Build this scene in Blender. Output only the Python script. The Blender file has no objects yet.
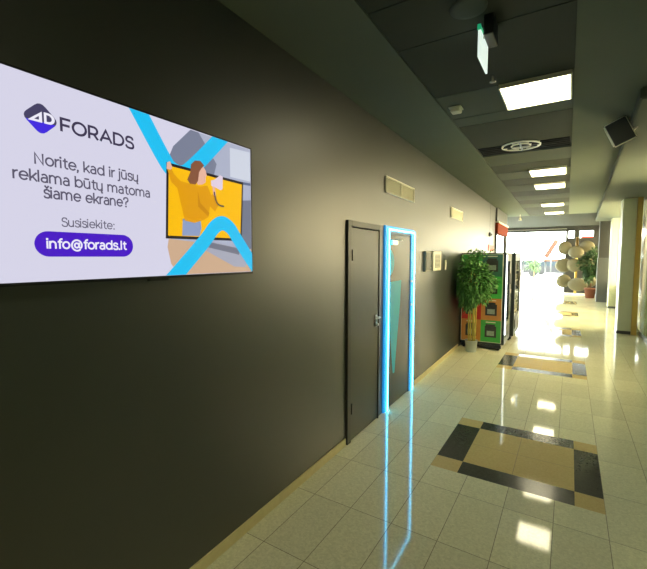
import bpy, bmesh, math, random
from mathutils import Vector, Matrix
random.seed(7)
S = bpy.context.scene
COL = S.collection

EXPO = 1.7
SCREEN = 1.0/2**EXPO        # the display and signs keep their own brightness at this exposure
# ------------------------------------------------------------------ materials
def srgb(r, g, b):
    f = lambda c: (c/255/12.92) if c/255 <= .04045 else ((c/255+.055)/1.055)**2.4
    return (f(r), f(g), f(b), 1)

def mat(name, col, rough=.5, metal=0.0, var=.12, scale=8.0, bump=0.0, emit=None, estr=0.0, spec=.5, coat=0.0):
    m = bpy.data.materials.new(name); m.use_nodes = True
    nt = m.node_tree; b = nt.nodes['Principled BSDF']
    b.inputs['Roughness'].default_value = rough
    b.inputs['Metallic'].default_value = metal
    b.inputs['Specular IOR Level'].default_value = spec
    if coat: b.inputs['Coat Weight'].default_value = coat; b.inputs['Coat Roughness'].default_value = .4
    tc = nt.nodes.new('ShaderNodeTexCoord')
    n = nt.nodes.new('ShaderNodeTexNoise'); n.inputs['Scale'].default_value = scale; n.inputs['Detail'].default_value = 4
    nt.links.new(tc.outputs['Object'], n.inputs['Vector'])
    mx = nt.nodes.new('ShaderNodeMix'); mx.data_type = 'RGBA'
    mx.inputs[6].default_value = tuple(c*(1-var) for c in col[:3])+(1,)
    mx.inputs[7].default_value = tuple(min(1, c*(1+var)) for c in col[:3])+(1,)
    nt.links.new(n.outputs['Fac'], mx.inputs[0]); nt.links.new(mx.outputs[2], b.inputs['Base Color'])
    if bump:
        bp = nt.nodes.new('ShaderNodeBump'); bp.inputs['Strength'].default_value = bump; bp.inputs['Distance'].default_value = .01
        nt.links.new(n.outputs['Fac'], bp.inputs['Height']); nt.links.new(bp.outputs['Normal'], b.inputs['Normal'])
    if emit:
        b.inputs['Emission Color'].default_value = emit; b.inputs['Emission Strength'].default_value = estr
    return m

def screen_mat(name, r, g, b):
    """a lit picture element of the display"""
    return mat(name, (.01, .01, .01, 1), .45, emit=srgb(r, g, b), estr=SCREEN, spec=.2)

def glass_mat(name, tint=(.93, .97, .95, 1)):
    m = bpy.data.materials.new(name); m.use_nodes = True
    nt = m.node_tree; nt.nodes.clear()
    o = nt.nodes.new('ShaderNodeOutputMaterial'); t = nt.nodes.new('ShaderNodeBsdfTransparent'); g = nt.nodes.new('ShaderNodeBsdfGlossy')
    t.inputs['Color'].default_value = tint; g.inputs['Roughness'].default_value = .03
    f = nt.nodes.new('ShaderNodeFresnel'); f.inputs['IOR'].default_value = 1.4
    mx = nt.nodes.new('ShaderNodeMixShader')
    ge = nt.nodes.new('ShaderNodeNewGeometry'); sb = nt.nodes.new('ShaderNodeMath'); sb.operation = 'SUBTRACT'; sb.use_clamp = True
    nt.links.new(f.outputs[0], sb.inputs[0]); nt.links.new(ge.outputs['Backfacing'], sb.inputs[1])   # a thin pane mirrors at its front face only
    nt.links.new(sb.outputs[0], mx.inputs[0]); nt.links.new(t.outputs[0], mx.inputs[1]); nt.links.new(g.outputs[0], mx.inputs[2])
    nt.links.new(mx.outputs[0], o.inputs['Surface'])
    return m


def floor_mat(name, c1, c2, grout, joints=True, rough=.055):
    m = bpy.data.materials.new(name); m.use_nodes = True
    nt = m.node_tree; b = nt.nodes['Principled BSDF']; N = nt.nodes.new; K = nt.links.new
    tc = N('ShaderNodeTexCoord'); sep = N('ShaderNodeSeparateXYZ'); K(tc.outputs['Object'], sep.inputs[0])
    def math_(op, a, bb=None):
        n = N('ShaderNodeMath'); n.operation = op
        for i, v in enumerate((a, bb)):
            if v is None: continue
            if isinstance(v, (int, float)): n.inputs[i].default_value = v
            else: K(v, n.inputs[i])
        return n.outputs[0]
    vo = N('ShaderNodeTexVoronoi'); vo.inputs['Scale'].default_value = 90; K(tc.outputs['Object'], vo.inputs['Vector'])
    no = N('ShaderNodeTexNoise'); no.inputs['Scale'].default_value = 45; no.inputs['Detail'].default_value = 6; K(tc.outputs['Object'], no.inputs['Vector'])
    sp = N('ShaderNodeSeparateColor'); K(vo.outputs['Color'], sp.inputs[0])
    fac = math_('ADD', math_('MULTIPLY', sp.outputs[0], .5), math_('MULTIPLY', no.outputs['Fac'], .6))
    mx = N('ShaderNodeMix'); mx.data_type = 'RGBA'; mx.inputs[6].default_value = c1; mx.inputs[7].default_value = c2; K(fac, mx.inputs[0])
    col = mx.outputs[2]
    rg = rough
    if joints:
        def joint(axis, off, per, w):
            a = math_('DIVIDE', math_('SUBTRACT', axis, off), per)
            fr = math_('SUBTRACT', a, math_('FLOOR', a))
            d = math_('MINIMUM', fr, math_('SUBTRACT', 1.0, fr))
            return math_('LESS_THAN', math_('MULTIPLY', d, per), w)
        j = math_('MAXIMUM', joint(sep.outputs[0], .751, .3, .0022), joint(sep.outputs[1], 2.882, .569, .0022))
        # each tile a touch different
        cx = math_('FLOOR', math_('DIVIDE', math_('SUBTRACT', sep.outputs[0], .751), .3))
        cy = math_('FLOOR', math_('DIVIDE', math_('SUBTRACT', sep.outputs[1], 2.882), .569))
        cm = N('ShaderNodeCombineXYZ'); K(cx, cm.inputs[0]); K(cy, cm.inputs[1])
        wn = N('ShaderNodeTexWhiteNoise'); wn.noise_dimensions = '2D'; K(cm.outputs[0], wn.inputs['Vector'])
        hv = N('ShaderNodeHueSaturation'); K(col, hv.inputs['Color'])
        K(math_('ADD', .94, math_('MULTIPLY', wn.outputs['Value'], .12)), hv.inputs['Value'])
        m2 = N('ShaderNodeMix'); m2.data_type = 'RGBA'; K(j, m2.inputs[0]); K(hv.outputs[0], m2.inputs[6]); m2.inputs[7].default_value = grout
        col = m2.outputs[2]
        K(math_('ADD', rough, math_('MULTIPLY', j, .5)), b.inputs['Roughness'])
    else:
        b.inputs['Roughness'].default_value = rough
    K(col, b.inputs['Base Color'])
    b.inputs['Specular IOR Level'].default_value = .5
    return m

M = {}
M['wall'] = mat('olive_black_wall_paint', (.0085, .0125, .0075, 1), .46, var=.12, scale=3, spec=1.0, coat=.8)
M['ceil'] = mat('dark_grey_ceiling_paint', (.135, .158, .122, 1), .8, var=.06, scale=2, spec=.08)
M['panel'] = mat('charcoal_ceiling_panel', (.056, .063, .048, 1), .75, var=.1, scale=2, spec=.1)
M['panel2'] = mat('grey_ceiling_panel', (.10, .116, .092, 1), .75, var=.1, scale=2, spec=.1)
M['gap'] = mat('black_gap', (.012, .012, .012, 1), .8)
M['hall_ceil'] = mat('darkened_hall_ceiling', (.045, .05, .04, 1), .8, var=.06, scale=2, spec=.08)  # ceiling colour darkened over the hall to offset light bounced off the floor
M['beam'] = mat('grey_beam_paint', (.095, .112, .088, 1), .7, var=.06, scale=2, spec=.15)
M['base'] = mat('beige_skirting_tile', srgb(214, 204, 152), .35, var=.12, scale=20)
M['floor'] = floor_mat('pale_terrazzo_tile', srgb(200, 200, 166), srgb(234, 233, 200), srgb(132, 128, 100))
M['inlay_dark'] = floor_mat('charcoal_inlay_tile', srgb(52, 54, 48), srgb(76, 78, 70), srgb(20, 20, 20), False, .18)
M['inlay_cream'] = floor_mat('cream_inlay_tile', srgb(196, 174, 116), srgb(214, 194, 138), srgb(20, 20, 20), False)
M['grout'] = mat('inlay_grout', srgb(150, 132, 88), .5)
M['door'] = mat('dark_grey_door_laminate', (.052, .053, .043, 1), .33, var=.1, scale=5)
M['door_frame'] = mat('dark_door_frame', (.045, .045, .036, 1), .4)
M['black'] = mat('black_plastic', (.012, .012, .012, 1), .35)
M['dgrey'] = mat('dark_grey_plastic', (.06, .065, .06, 1), .4)
M['steel'] = mat('brushed_steel', (.62, .6, .55, 1), .28, 1.0, var=.05, scale=60)
M['white'] = mat('white_enamel', srgb(225, 222, 200), .4, var=.04)
M['offwhite'] = mat('cream_enamel', srgb(242, 240, 222), .45, var=.05)
M['grey'] = mat('mid_grey_enamel', srgb(120, 120, 105), .45)
M['cyan'] = mat('cyan_vinyl', srgb(64, 190, 212), .45, var=.05)
M['led'] = mat('cyan_light_strip', (.3, .8, .95, 1), .4, emit=(.06, .58, 1, 1), estr=4.5)
M['strip_glow'] = mat('blue_strip_reflection_glow', (.05, .4, .7, 1), .4, emit=(.01, .30, .85, 1), estr=.2)  # glow stands in for the light strip's reflection on the glossy wall
M['lamp'] = mat('lit_lamp_diffuser', (.9, .88, .8, 1), .5, emit=(1, .9, .6, 1), estr=4.6)
M['green_emit'] = mat('lit_green_sign', (.05, .5, .2, 1), .4, emit=(.02, .6, .28, 1), estr=.12)
M['white_emit'] = mat('lit_white_sign', (.8, .85, .8, 1), .4, emit=(.8, .95, .85, 1), estr=.28)
M['glass'] = glass_mat('clear_glass')
M['warm_glass'] = glass_mat('warm_tinted_glass', (1, .92, .70, 1))  # warm tint added to yellow the side daylight on the left wall
M['pot'] = mat('white_pot_plastic', srgb(176, 184, 180), .4)
M['soil'] = mat('dark_soil', (.03, .02, .012, 1), .9, bump=.6, scale=60)
M['cane'] = mat('yellow_bamboo_cane', srgb(196, 180, 84), .4, var=.25, scale=14)
M['leaf'] = mat('green_leaf', srgb(92, 146, 70), .5, var=.5, scale=9)
M['leaf2'] = mat('deep_green_leaf', srgb(46, 76, 36), .5, var=.5, scale=5)
M['leaf3'] = mat('street_leaf', srgb(78, 100, 58), .6, var=.2, scale=3)
M['trunk'] = mat('brown_bark', srgb(110, 84, 58), .8, bump=.5, scale=30)
M['terracotta'] = mat('terracotta', srgb(120, 70, 48), .7)
M['vend'] = mat('black_green_cabinet', (.02, .03, .027, 1), .3)
M['red'] = mat('red_print', srgb(206, 52, 48), .4)
M['orange'] = mat('orange_print', srgb(206, 142, 70), .4)
M['green'] = mat('green_print', srgb(70, 176, 76), .4)
M['teal'] = mat('teal_print', srgb(60, 110, 96), .4)
M['photo_dark'] = mat('dark_photo_print', srgb(60, 58, 50), .4, var=.6, scale=25)
M['photo_pale'] = mat('pale_photo_print', srgb(150, 165, 150), .4, var=.4, scale=30)
M['tubelight'] = mat('lit_tube', (.9, .9, .9, 1), .4, emit=(.85, 1, 1, 1), estr=1.2)
M['brass'] = mat('brass', srgb(216, 182, 96), .3, .9)
M['disc'] = mat('olive_cream_padding', srgb(104, 98, 72), .6, var=.08)
M['redbrown'] = mat('red_brown_fascia', srgb(112, 46, 26), .8, spec=.1)
M['pillar'] = mat('pale_grey_cladding', srgb(206, 210, 190), .3, var=.05)
M['pillar2'] = mat('cream_cladding', srgb(158, 158, 122), .3, var=.05)
M['yellow'] = mat('yellow_lit_edge', srgb(214, 184, 100), .35, var=.06)  # yellow colour stands in for warm light on the post edges
M['shop'] = mat('pale_green_backpainted_glass', srgb(140, 160, 130), .12, var=.05)
M['darkwall'] = mat('dark_brown_facade', (.022, .023, .019, 1), .6)
M['pave'] = mat('pale_paving', (.62, .62, .6, 1), .8, var=.08, scale=3)
M['copper'] = mat('reddish_cable', srgb(150, 90, 70), .5)
M['car1'] = mat('silver_car_paint', (.07, .075, .08, 1), .35)
M['car2'] = mat('blue_grey_car_paint', (.03, .042, .06, 1), .35)
M['car3'] = mat('dark_car_paint', (.012, .012, .015, 1), .35)
M['tyre'] = mat('tyre_rubber', (.02, .02, .02, 1), .8)
M['carglass'] = mat('tinted_car_glass', (.03, .04, .05, 1), .1)
M['brown'] = mat('brown_board_paint', srgb(84, 50, 30), .7)
M['signred'] = mat('red_sign', srgb(225, 70, 50), .5)

# ------------------------------------------------------------------ geometry helpers
def box(bm, lo, hi, mi=0):
    x0, y0, z0 = lo; x1, y1, z1 = hi
    v = [bm.verts.new(p) for p in ((x0,y0,z0),(x1,y0,z0),(x1,y1,z0),(x0,y1,z0),(x0,y0,z1),(x1,y0,z1),(x1,y1,z1),(x0,y1,z1))]
    for f in ((0,3,2,1),(4,5,6,7),(0,1,5,4),(1,2,6,5),(2,3,7,6),(3,0,4,7)):
        bm.faces.new([v[i] for i in f]).material_index = mi
    return v

def B(*boxes, bevel=0.0, seg=2):
    bm = bmesh.new()
    for lo, hi in boxes: box(bm, lo, hi)
    if bevel:
        bmesh.ops.bevel(bm, geom=bm.edges[:], offset=bevel, segments=seg, profile=.6, affect='EDGES', clamp_overlap=True)
    return bm

def tube(bm, pts, radii, n=10, cap=True):
    rings = []
    pts = [Vector(p) for p in pts]
    if isinstance(radii, (int, float)): radii = [radii]*len(pts)
    for i, p in enumerate(pts):
        d = (pts[min(i+1, len(pts)-1)]-pts[max(i-1, 0)]).normalized()
        a = d.cross(Vector((0, 0, 1)) if abs(d.z) < .9 else Vector((1, 0, 0))).normalized(); b = d.cross(a)
        rings.append([bm.verts.new(p+(a*math.cos(t*2*math.pi/n)+b*math.sin(t*2*math.pi/n))*radii[i]) for t in range(n)])
    for r0, r1 in zip(rings, rings[1:]):
        for k in range(n):
            bm.faces.new((r0[k], r0[(k+1) % n], r1[(k+1) % n], r1[k])).smooth = True
    if cap:
        bm.faces.new(rings[0][::-1]); bm.faces.new(rings[-1])

def lathe(bm, prof, c=(0, 0, 0), n=28, rot=None):
    rings = []
    for r, z in prof:
        ring = []
        for k in range(n):
            p = Vector((r*math.cos(2*math.pi*k/n), r*math.sin(2*math.pi*k/n), z))
            if rot: p = rot @ p
            ring.append(bm.verts.new(p+Vector(c)))
        rings.append(ring)
    for r0, r1 in zip(rings, rings[1:]):
        for k in range(n):
            bm.faces.new((r0[k], r0[(k+1) % n], r1[(k+1) % n], r1[k])).smooth = True
    bm.faces.new(rings[0][::-1]); bm.faces.new(rings[-1])

def L(prof, c=(0, 0, 0), n=28, rot=None):
    bm = bmesh.new(); lathe(bm, prof, c, n, rot); return bm
def T(pts, r, n=10):
    bm = bmesh.new(); tube(bm, pts, r, n); return bm

ORG = {}
def obj(name, bm, m, parent=None, kind=None):
    if isinstance(bm, bmesh.types.BMesh):
        bmesh.ops.recalc_face_normals(bm, faces=bm.faces[:])
        me = bpy.data.meshes.new(name); bm.to_mesh(me); bm.free()
    else: me = bm
    o = bpy.data.objects.new(name, me); COL.objects.link(o)
    for mm in (m if isinstance(m, list) else [m]): me.materials.append(mm)
    if parent:
        o.parent = parent
        org = ORG.get(parent.name, Vector((0, 0, 0))); ORG[o.name] = org
        me.transform(Matrix.Translation(-org))
    if kind: o['kind'] = kind
    return o

def thing(name, label, cat, loc, group=None):
    o = bpy.data.objects.new(name, None); COL.objects.link(o)
    o.empty_display_size = .1
    o.location = loc; ORG[o.name] = Vector(loc)
    o['label'] = label; o['category'] = cat
    if group: o['group'] = group
    return o
def struct(name, loc=(0, 0, 0)):
    o = bpy.data.objects.new(name, None); COL.objects.link(o); o.location = loc; ORG[o.name] = Vector(loc)
    o['kind'] = 'structure'; return o
def tag(o, label, cat, group=None):
    o['label'] = label; o['category'] = cat
    if group: o['group'] = group
    return o
def dup(root, loc, label, group=None, scale=None):
    r = root.copy(); COL.objects.link(r); r.location = loc; r['label'] = label
    if group: r['group'] = group
    if scale: r.scale = scale
    for ch in list(root.children):
        c = ch.copy(); COL.objects.link(c); c.parent = r
        for g in list(ch.children):
            d = g.copy(); COL.objects.link(d); d.parent = c
    return r

def poly(bm, pts, x):
    """flat polygon in a plane X = x, given (y, z) points"""
    return bm.faces.new([bm.verts.new((x, p[0], p[1])) for p in pts])
def P(pts, x):
    bm = bmesh.new(); f = poly(bm, pts, x); bmesh.ops.triangulate(bm, faces=[f]); return bm

def smooth_line(pts, it=3):
    for _ in range(it):
        q = [pts[0]]
        for a, b in zip(pts, pts[1:]):
            q += [(a[0]*.75+b[0]*.25, a[1]*.75+b[1]*.25), (a[0]*.25+b[0]*.75, a[1]*.25+b[1]*.75)]
        pts = q+[pts[-1]]
    return pts
def ribbon(pts, w, x, clip=None):
    bm = bmesh.new(); prev = None
    for i, p in enumerate(pts):
        a = Vector(pts[max(i-1, 0)]); b = Vector(pts[min(i+1, len(pts)-1)]); d = (b-a).normalized(); n = Vector((-d.y, d.x))*w/2
        q = [bm.verts.new((x, p[0]+n.x, p[1]+n.y)), bm.verts.new((x, p[0]-n.x, p[1]-n.y))]
        if prev: bm.faces.new((prev[0], q[0], q[1], prev[1]))
        prev = q
    if clip:
        for co, no in clip:
            bmesh.ops.bisect_plane(bm, geom=bm.verts[:]+bm.edges[:]+bm.faces[:], plane_co=co, plane_no=no, clear_outer=True)
    return bm

def arc(cx, cy, rx, ry, a0, a1, n=14):
    return [(cx+rx*math.cos(math.radians(a0+(a1-a0)*i/n)), cy+ry*math.sin(math.radians(a0+(a1-a0)*i/n))) for i in range(n+1)]
O_ = arc(.27, .265, .265, .265, 0, 360, 24)
S_ = smooth_line([(.44, .58), (.40, .705), (.06, .72), (-.02, .40), (.46, .36), (.50, -.01), (.08, -.02), (.0, .12)], 3)
s_ = smooth_line([(.36, .44), (.32, .54), (.02, .545), (.0, .30), (.37, .27), (.39, -.01), (.04, -.01), (.0, .09)], 3)
U_ = [(0, .53), (0, .22)]+arc(.22, .22, .22, .22, 180, 360)+[(.44, .53)]
n_ = [(0, 0), (0, .53)]
DOT = lambda x, y: arc(x, y, .022, .022, 0, 360, 8)
GLY = {  # monoline letters : (strokes, advance)
 'F': ([[(0, 0), (0, .7), (.44, .7)], [(0, .34), (.39, .34)]], .60), 'O': ([arc(.35, .35, .35, .355, 0, 360, 28)], .88),
 'R': ([[(0, 0), (0, .7), (.25, .7)]+arc(.25, .48, .22, .22, 90, -90)+[(0, .26)], [(.27, .26), (.47, 0)]], .66), 'A': ([[(0, 0), (.32, .7), (.64, 0)], [(.11, .21), (.53, .21)]], .82),
 'D': ([[(0, 0), (0, .7), (.25, .7)]+arc(.25, .35, .35, .35, 90, -90)+[(0, 0)]], .78), 'S': ([S_], .60), 'N': ([[(0, 0), (0, .7), (.53, 0), (.53, .7)]], .73),
 'o': ([O_], .69), 'e': ([[(.01, .27), (.53, .27)]+arc(.27, .265, .265, .265, 0, 318, 22)], .68), 'r': ([n_, arc(.26, .28, .26, .25, 180, 90)], .38),
 'i': ([[(0, 0), (0, .53)], DOT(0, .71)], .20), 't': ([[(.13, .68), (.13, .15)]+arc(.27, .15, .14, .145, 180, 290)[:], [(0, .52), (.30, .52)]], .42),
 'k': ([[(0, 0), (0, .75)], [(.42, .53), (0, .13)], [(.15, .28), (.43, 0)]], .56), 'a': ([[(.40, 0), (.40, .32)]+arc(.20, .32, .20, .21, 0, 135), [(.40, .30), (.18, .30)]+arc(.17, .15, .17, .15, 90, 270)+arc(.22, .16, .18, .16, 270, 350)], .58),
 'd': ([O_, [(.535, 0), (.535, .75)]], .73), 'b': ([O_, [(0, 0), (0, .75)]], .70), 'l': ([[(0, 0), (0, .75)]], .20), 'j': ([[(0, .53), (0, -.08)]+arc(-.12, -.08, .12, .12, 0, -110), DOT(0, .71)], .20),
 'u': ([U_, [(.44, .3), (.44, 0)]], .64), 's': ([s_], .50), 'n': ([n_, arc(.22, .30, .22, .23, 180, 0)+[(.44, 0)]], .64), 'm': ([n_, arc(.20, .32, .20, .21, 180, 0)+[(.40, 0)], arc(.60, .32, .20, .21, 180, 0)+[(.80, 0)]], 1.0),
 'f': ([[(.12, 0), (.12, .58)]+arc(.28, .58, .16, .17, 180, 80), [(0, .52), (.28, .52)]], .36), '?': ([smooth_line([(0, .56), (.03, .72), (.40, .74), (.44, .45), (.20, .38), (.20, .19)], 3), DOT(.20, .02)], .56),
 ',': ([DOT(0, .01), [(.01, .01), (-.03, -.13)]], .18), '.': ([DOT(.05, .01)], .25), ':': ([DOT(.05, .02), DOT(.05, .46)], .25), ' ': ([], .33),
 '@': ([arc(.45, .26, .18, .185, 0, 360, 20), [(.65, .46), (.65, .16)]+arc(.75, .16, .10, .10, 180, 350, 8)+arc(.46, .26, .42, .44, 10, 310, 30)], 1.08),
}
GLY['\u016b'] = (GLY['u'][0]+[[(.06, .69), (.38, .69)]], .64)
GLY['\u0173'] = (GLY['u'][0]+[[(.44, 0), (.37, -.10), (.40, -.18), (.47, -.18)]], .64)
GLY['\u0161'] = (GLY['s'][0]+[[(.06, .80), (.19, .66), (.32, .80)]], .50)

def text(name, body, y0, z0, width, cap, m, parent, x, weight=.08):
    """monoline letters lying in a plane X = x, reading towards +Y, baseline z0"""
    tot = 0
    for c in body[:-1]: tot += GLY[c][1]
    tot += max(p[0] for st in GLY[body[-1]][0] for p in st)
    bm = bmesh.new(); k = width/tot; h = cap/.7; pen = 0; w = weight*h/2; layer = 0
    for c in body:
        for st in GLY[c][0]:
            pts = [Vector((y0+(pen+p[0])*k, z0+p[1]*h)) for p in st]; layer += 1
            xx = x+.000004*(layer % 8)
            closed = (pts[0]-pts[-1]).length < 1e-6; prev = first = None
            if closed: pts = pts[:-1]
            n = len(pts)
            for i, p in enumerate(pts):
                a = pts[(i-1) % n] if (closed or i) else p; b = pts[(i+1) % n] if (closed or i < n-1) else p
                d1 = (p-a).normalized() if (p-a).length else (b-p).normalized(); d2 = (b-p).normalized() if (b-p).length else d1
                d = (d1+d2).normalized() if (d1+d2).length > .1 else d1
                nn = Vector((-d.y, d.x))*w/max(.55, d.dot(d1))
                e = Vector((0, 0))
                if not closed and i == 0: e = -d*w*.6
                if not closed and i == n-1: e = d*w*.6
                q = [bm.verts.new((xx, p.x+nn.x+e.x, p.y+nn.y+e.y)), bm.verts.new((xx, p.x-nn.x+e.x, p.y-nn.y+e.y))]
                if prev: bm.faces.new((prev[0], q[0], q[1], prev[1]))
                else: first = q
                prev = q
            if closed: bm.faces.new((prev[0], first[0], first[1], prev[1]))
        pen += GLY[c][1]
    return obj(name, bm, m, parent)

# ------------------------------------------------------------------ the setting
CE = 3.14
# floor with its inlaid patterns, all one floor surface
def cuts():
    xs = {-.5, 4.2}; ys = {-3.5, 22.2}
    pats = [(.751, yc) for yc in (3.745, 7.19, 10.64, 14.09, 17.54, .295)]
    xr = [0, .218, .5975, .6025, 1.022, 1.2]
    yr = [-.577, -.375, -.003, .002, .385, .576]
    for x, yc in pats:
        for r in xr: xs.add(x+r)
        for r in yr: ys.add(yc+r)
    return sorted(xs), sorted(ys), pats, xr, yr
def build_floor():
    xs, ys, pats, xr, yr = cuts()
    bm = bmesh.new(); V = {}
    g = lambda x, y: V.setdefault((x, y), bm.verts.new((x, y, 0))) if (x, y) not in V else V[(x, y)]
    for xa, xb in zip(xs, xs[1:]):
        for ya, yb in zip(ys, ys[1:]):
            f = bm.faces.new((g(xa, ya), g(xb, ya), g(xb, yb), g(xa, yb)))
            x, y = (xa+xb)/2, (ya+yb)/2; mi = 0
            for px, py in pats:
                u, v = x-px, y-py
                if 0 < u < 1.2 and yr[0] < v < yr[-1]:
                    ex = u < xr[1] or u > xr[4]; ey = v < yr[1] or v > yr[4]
                    if ex and ey: mi = 2
                    elif ex or ey: mi = 1
                    else: mi = 3 if (xr[2] < u < xr[3] or yr[2] < v < yr[3]) else 2
            f.material_index = mi
    # the hall widens to the left past the corridor's end
    for lo, hi in (((-5, 11.3), (-.5, 22.2)),):
        bm.faces.new([bm.verts.new((a, b, 0)) for a, b in ((lo[0], lo[1]), (hi[0], lo[1]), (hi[0], hi[1]), (lo[0], hi[1]))])
    return bm
obj('floor', build_floor(), [M['floor'], M['inlay_dark'], M['inlay_cream'], M['grout']], kind='structure')

# walls
obj('wall_left', B(((-.15, -3.5, 0), (0, 12.2, CE+.1))), M['wall'], kind='structure')
obj('wall_back', B(((-.15, -3.65, 0), (3.3, -3.5, CE+.1))), M['wall'], kind='structure')
obj('baseboard_left', B(((0, -3.5, 0), (.014, 3.08, .07)), ((0, 4.875, 0), (.014, 7.7, .07)), bevel=.004), M['base'], kind='structure')
# red-brown fascia and glazing where the left wall ends
w1 = struct('window_1', (-.05, 12.2, 0))
obj('fascia', B(((-.14, 12.2, 2.42), (.03, 14.6, 2.72)), bevel=.01), M['redbrown'], w1)
obj('fascia_cap', B(((-.14, 12.2, 2.72), (.05, 14.6, 2.76)), bevel=.005), M['offwhite'], w1)
obj('upper_panel', B(((-.14, 12.2, 2.76), (0, 14.6, CE+.1))), M['wall'], w1)
obj('glass_pane', B(((-.06, 12.26, .3), (-.05, 14.54, 2.42))), M['glass'], w1)
obj('sill', B(((-.12, 12.2, 0), (.0, 14.6, .3))), M['dgrey'], w1)
for y in (12.2, 14.54): obj('post', B(((-.1, y, .3), (-.0, y+.06, 2.42)), bevel=.006), M['dgrey'], w1)

# ceiling : side soffits, central strip of panels
bm = bmesh.new()
def slab(pts, z0, z1, mi):
    lo = [bm.verts.new((x, y, z0)) for x, y in pts]; hi = [bm.verts.new((x, y, z1)) for x, y in pts]
    bm.faces.new(lo[::-1]).material_index = mi; bm.faces.new(hi).material_index = mi
    for i in range(len(pts)):
        j = (i+1) % len(pts); bm.faces.new((lo[i], lo[j], hi[j], hi[i])).material_index = mi
xl = lambda y: .63-.014*(y-2)          # left edge of the panel strip
xr_ = lambda y: 1.665-.006*(y-2)       # right edge
Y0, Y1 = -3.5, 15.2
slab([(-.5, Y0), (xl(Y0), Y0), (xl(Y1), Y1), (-.5, Y1)], CE, CE+.1, 0)
slab([(xr_(Y0), Y0), (3.3, Y0), (3.3, Y1), (xr_(Y1), Y1)], CE, CE+.1, 0)
slab([(-5, Y1), (4.4, Y1), (4.4, 22.2), (-5, 22.2)], CE+.06, CE+.16, 4)
slab([(-5, 11.3), (-.5, 11.3), (-.5, Y1), (-5, Y1)], CE+.06, CE+.16, 0)
slab([(-.5, Y1), (3.3, Y1), (3.3, Y1+.03), (-.5, Y1+.03)], CE, CE+.12, 0)
seams = [-3.5, -2.6, -1.7, -.8, .1, 1.1, 2.155, 2.645, 3.58, 4.22, 4.5, 5.52, 6.0, 6.7, 7.32, 8.0, 8.72, 9.55, 10.3, 11.1, 11.9, 12.75, 13.4, 14.2, 15.2]
tone = {2.645: 1, 3.58: 2, 4.22: 2, 4.5: 1, 5.52: 3, 6.0: 2, 6.7: 1, 7.32: 2, 8.0: 1, 8.72: 2, 9.55: 1, 10.3: 2, 11.1: 1, 11.9: 2, 12.75: 1, 14.2: 1}
for a, b in zip(seams, seams[1:]):
    g = .006
    mi = tone.get(a, 1)
    z = CE+.012 if mi != 3 else CE+.05
    slab([(xl(a)+.002, a+g), (xr_(a)-.002, a+g), (xr_(b)-.002, b-g), (xl(b)+.002, b-g)], z, CE+.09, mi)
slab([(.2, Y0), (2.0, Y0), (2.0, Y1), (.2, Y1)], CE+.095, CE+.12, 3)
obj('ceiling', bm, [M['ceil'], M['panel'], M['panel2'], M['gap'], M['hall_ceil']], kind='structure')

# right-hand ceiling beam
bm = bmesh.new()
bx = lambda y: 2.12+.022*(y-4.2)
slab([(bx(4.2), 4.2), (3.28, 4.2), (3.28, 17.6), (bx(17.6), 17.6)], CE-.1, CE-.001, 0)
bmesh.ops.bevel(bm, geom=bm.edges[:], offset=.012, segments=2, affect='EDGES')
obj('trim_1', bm, M['beam'], kind='structure')

# right-hand shop front: pale glazed panels between posts, on a dark plinth
wr = struct('wall_right', (3.05, 5, 0))
for a, b in ((-3.5, -1.6), (-1.55, .4), (.45, 2.4), (2.45, 4.4), (4.45, 6.4), (6.45, 8.3), (8.35, 11.5)):
    lit = 6 < a < 8
    obj('glazed_panel', B(((3.05, a, .1), (3.1, b, 1.5 if lit else CE-.1)), bevel=.004), M['shop'], wr)
    if lit: obj('added_daylight_pane', B(((3.07, a, 1.5), (3.08, b, CE-.1))), M['warm_glass'], wr)     # unseen opening added so that daylight brightens the left wall
w4 = struct('window_4', (3.05, 13.7, 0))
obj('sill', B(((3.05, 11.56, 0), (3.15, 16.3, .8)), bevel=.006), M['pillar'], w4)
for y in (11.56, 13.1, 14.7, 15.82): obj('post', B(((3.06, y, .8), (3.12, y+.05, CE-.1)), bevel=.004), M['pillar'], w4)
for a, b in ((11.61, 13.1), (13.15, 14.7), (14.75, 15.82)): obj('glass_pane', B(((3.08, a, .8), (3.09, b, CE-.1))), M['warm_glass'], w4)
for y in (-1.6, .4, 2.4, 4.4, 6.4, 8.3):
    obj('post', B(((3.03, y, 0), (3.12, y+.05, CE-.1))), M['pillar'], wr)
obj('plinth', B(((3.04, -3.5, 0), (3.12, 11.0, .1))), M['dgrey'], wr)
obj('upper_wall', B(((3.04, -3.5, CE-.1), (3.3, 4.2, CE))), M['beam'], wr)
obj('backing', B(((3.15, -3.5, 0), (3.25, 6.45, CE)), ((3.15, 6.45, 0), (3.25, 8.3, 1.5)), ((3.15, 8.3, 0), (3.25, 11.56, CE)), ((3.15, 16.3, 0), (3.25, 17.5, CE))), M['pillar'], wr)
def pillar(name, x0, x1, y0, y1, m, strip, label):
    t = thing(name, label, 'pillar', (x0, y0, 0))
    t['kind'] = 'structure'
    obj('cladding', B(((x0, y0, .0), (x1, y1, CE-.1)), bevel=.008), m, t)
    obj('warm_lit_edge', B((strip[0], strip[1]), bevel=.004), M['yellow'], t)
    obj('foot', B(((x0-.012, y0-.012, 0), (x1, y0, .07))), M['dgrey'], t)
    return t
pillar('pillar', 2.64, 2.89, 11.05, 11.55, M['pillar'], ((2.895, 11.0, .0), (2.99, 11.5, CE-.1)), 'pale grey clad pillar at the right edge beside the shop front')
pillar('pillar', 2.83, 3.04, 16.35, 16.95, M['pillar2'], ((3.045, 16.31, .0), (3.14, 16.9, CE-.1)), 'cream clad pillar behind the pale grey one, with warm-lit yellow edge')
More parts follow.
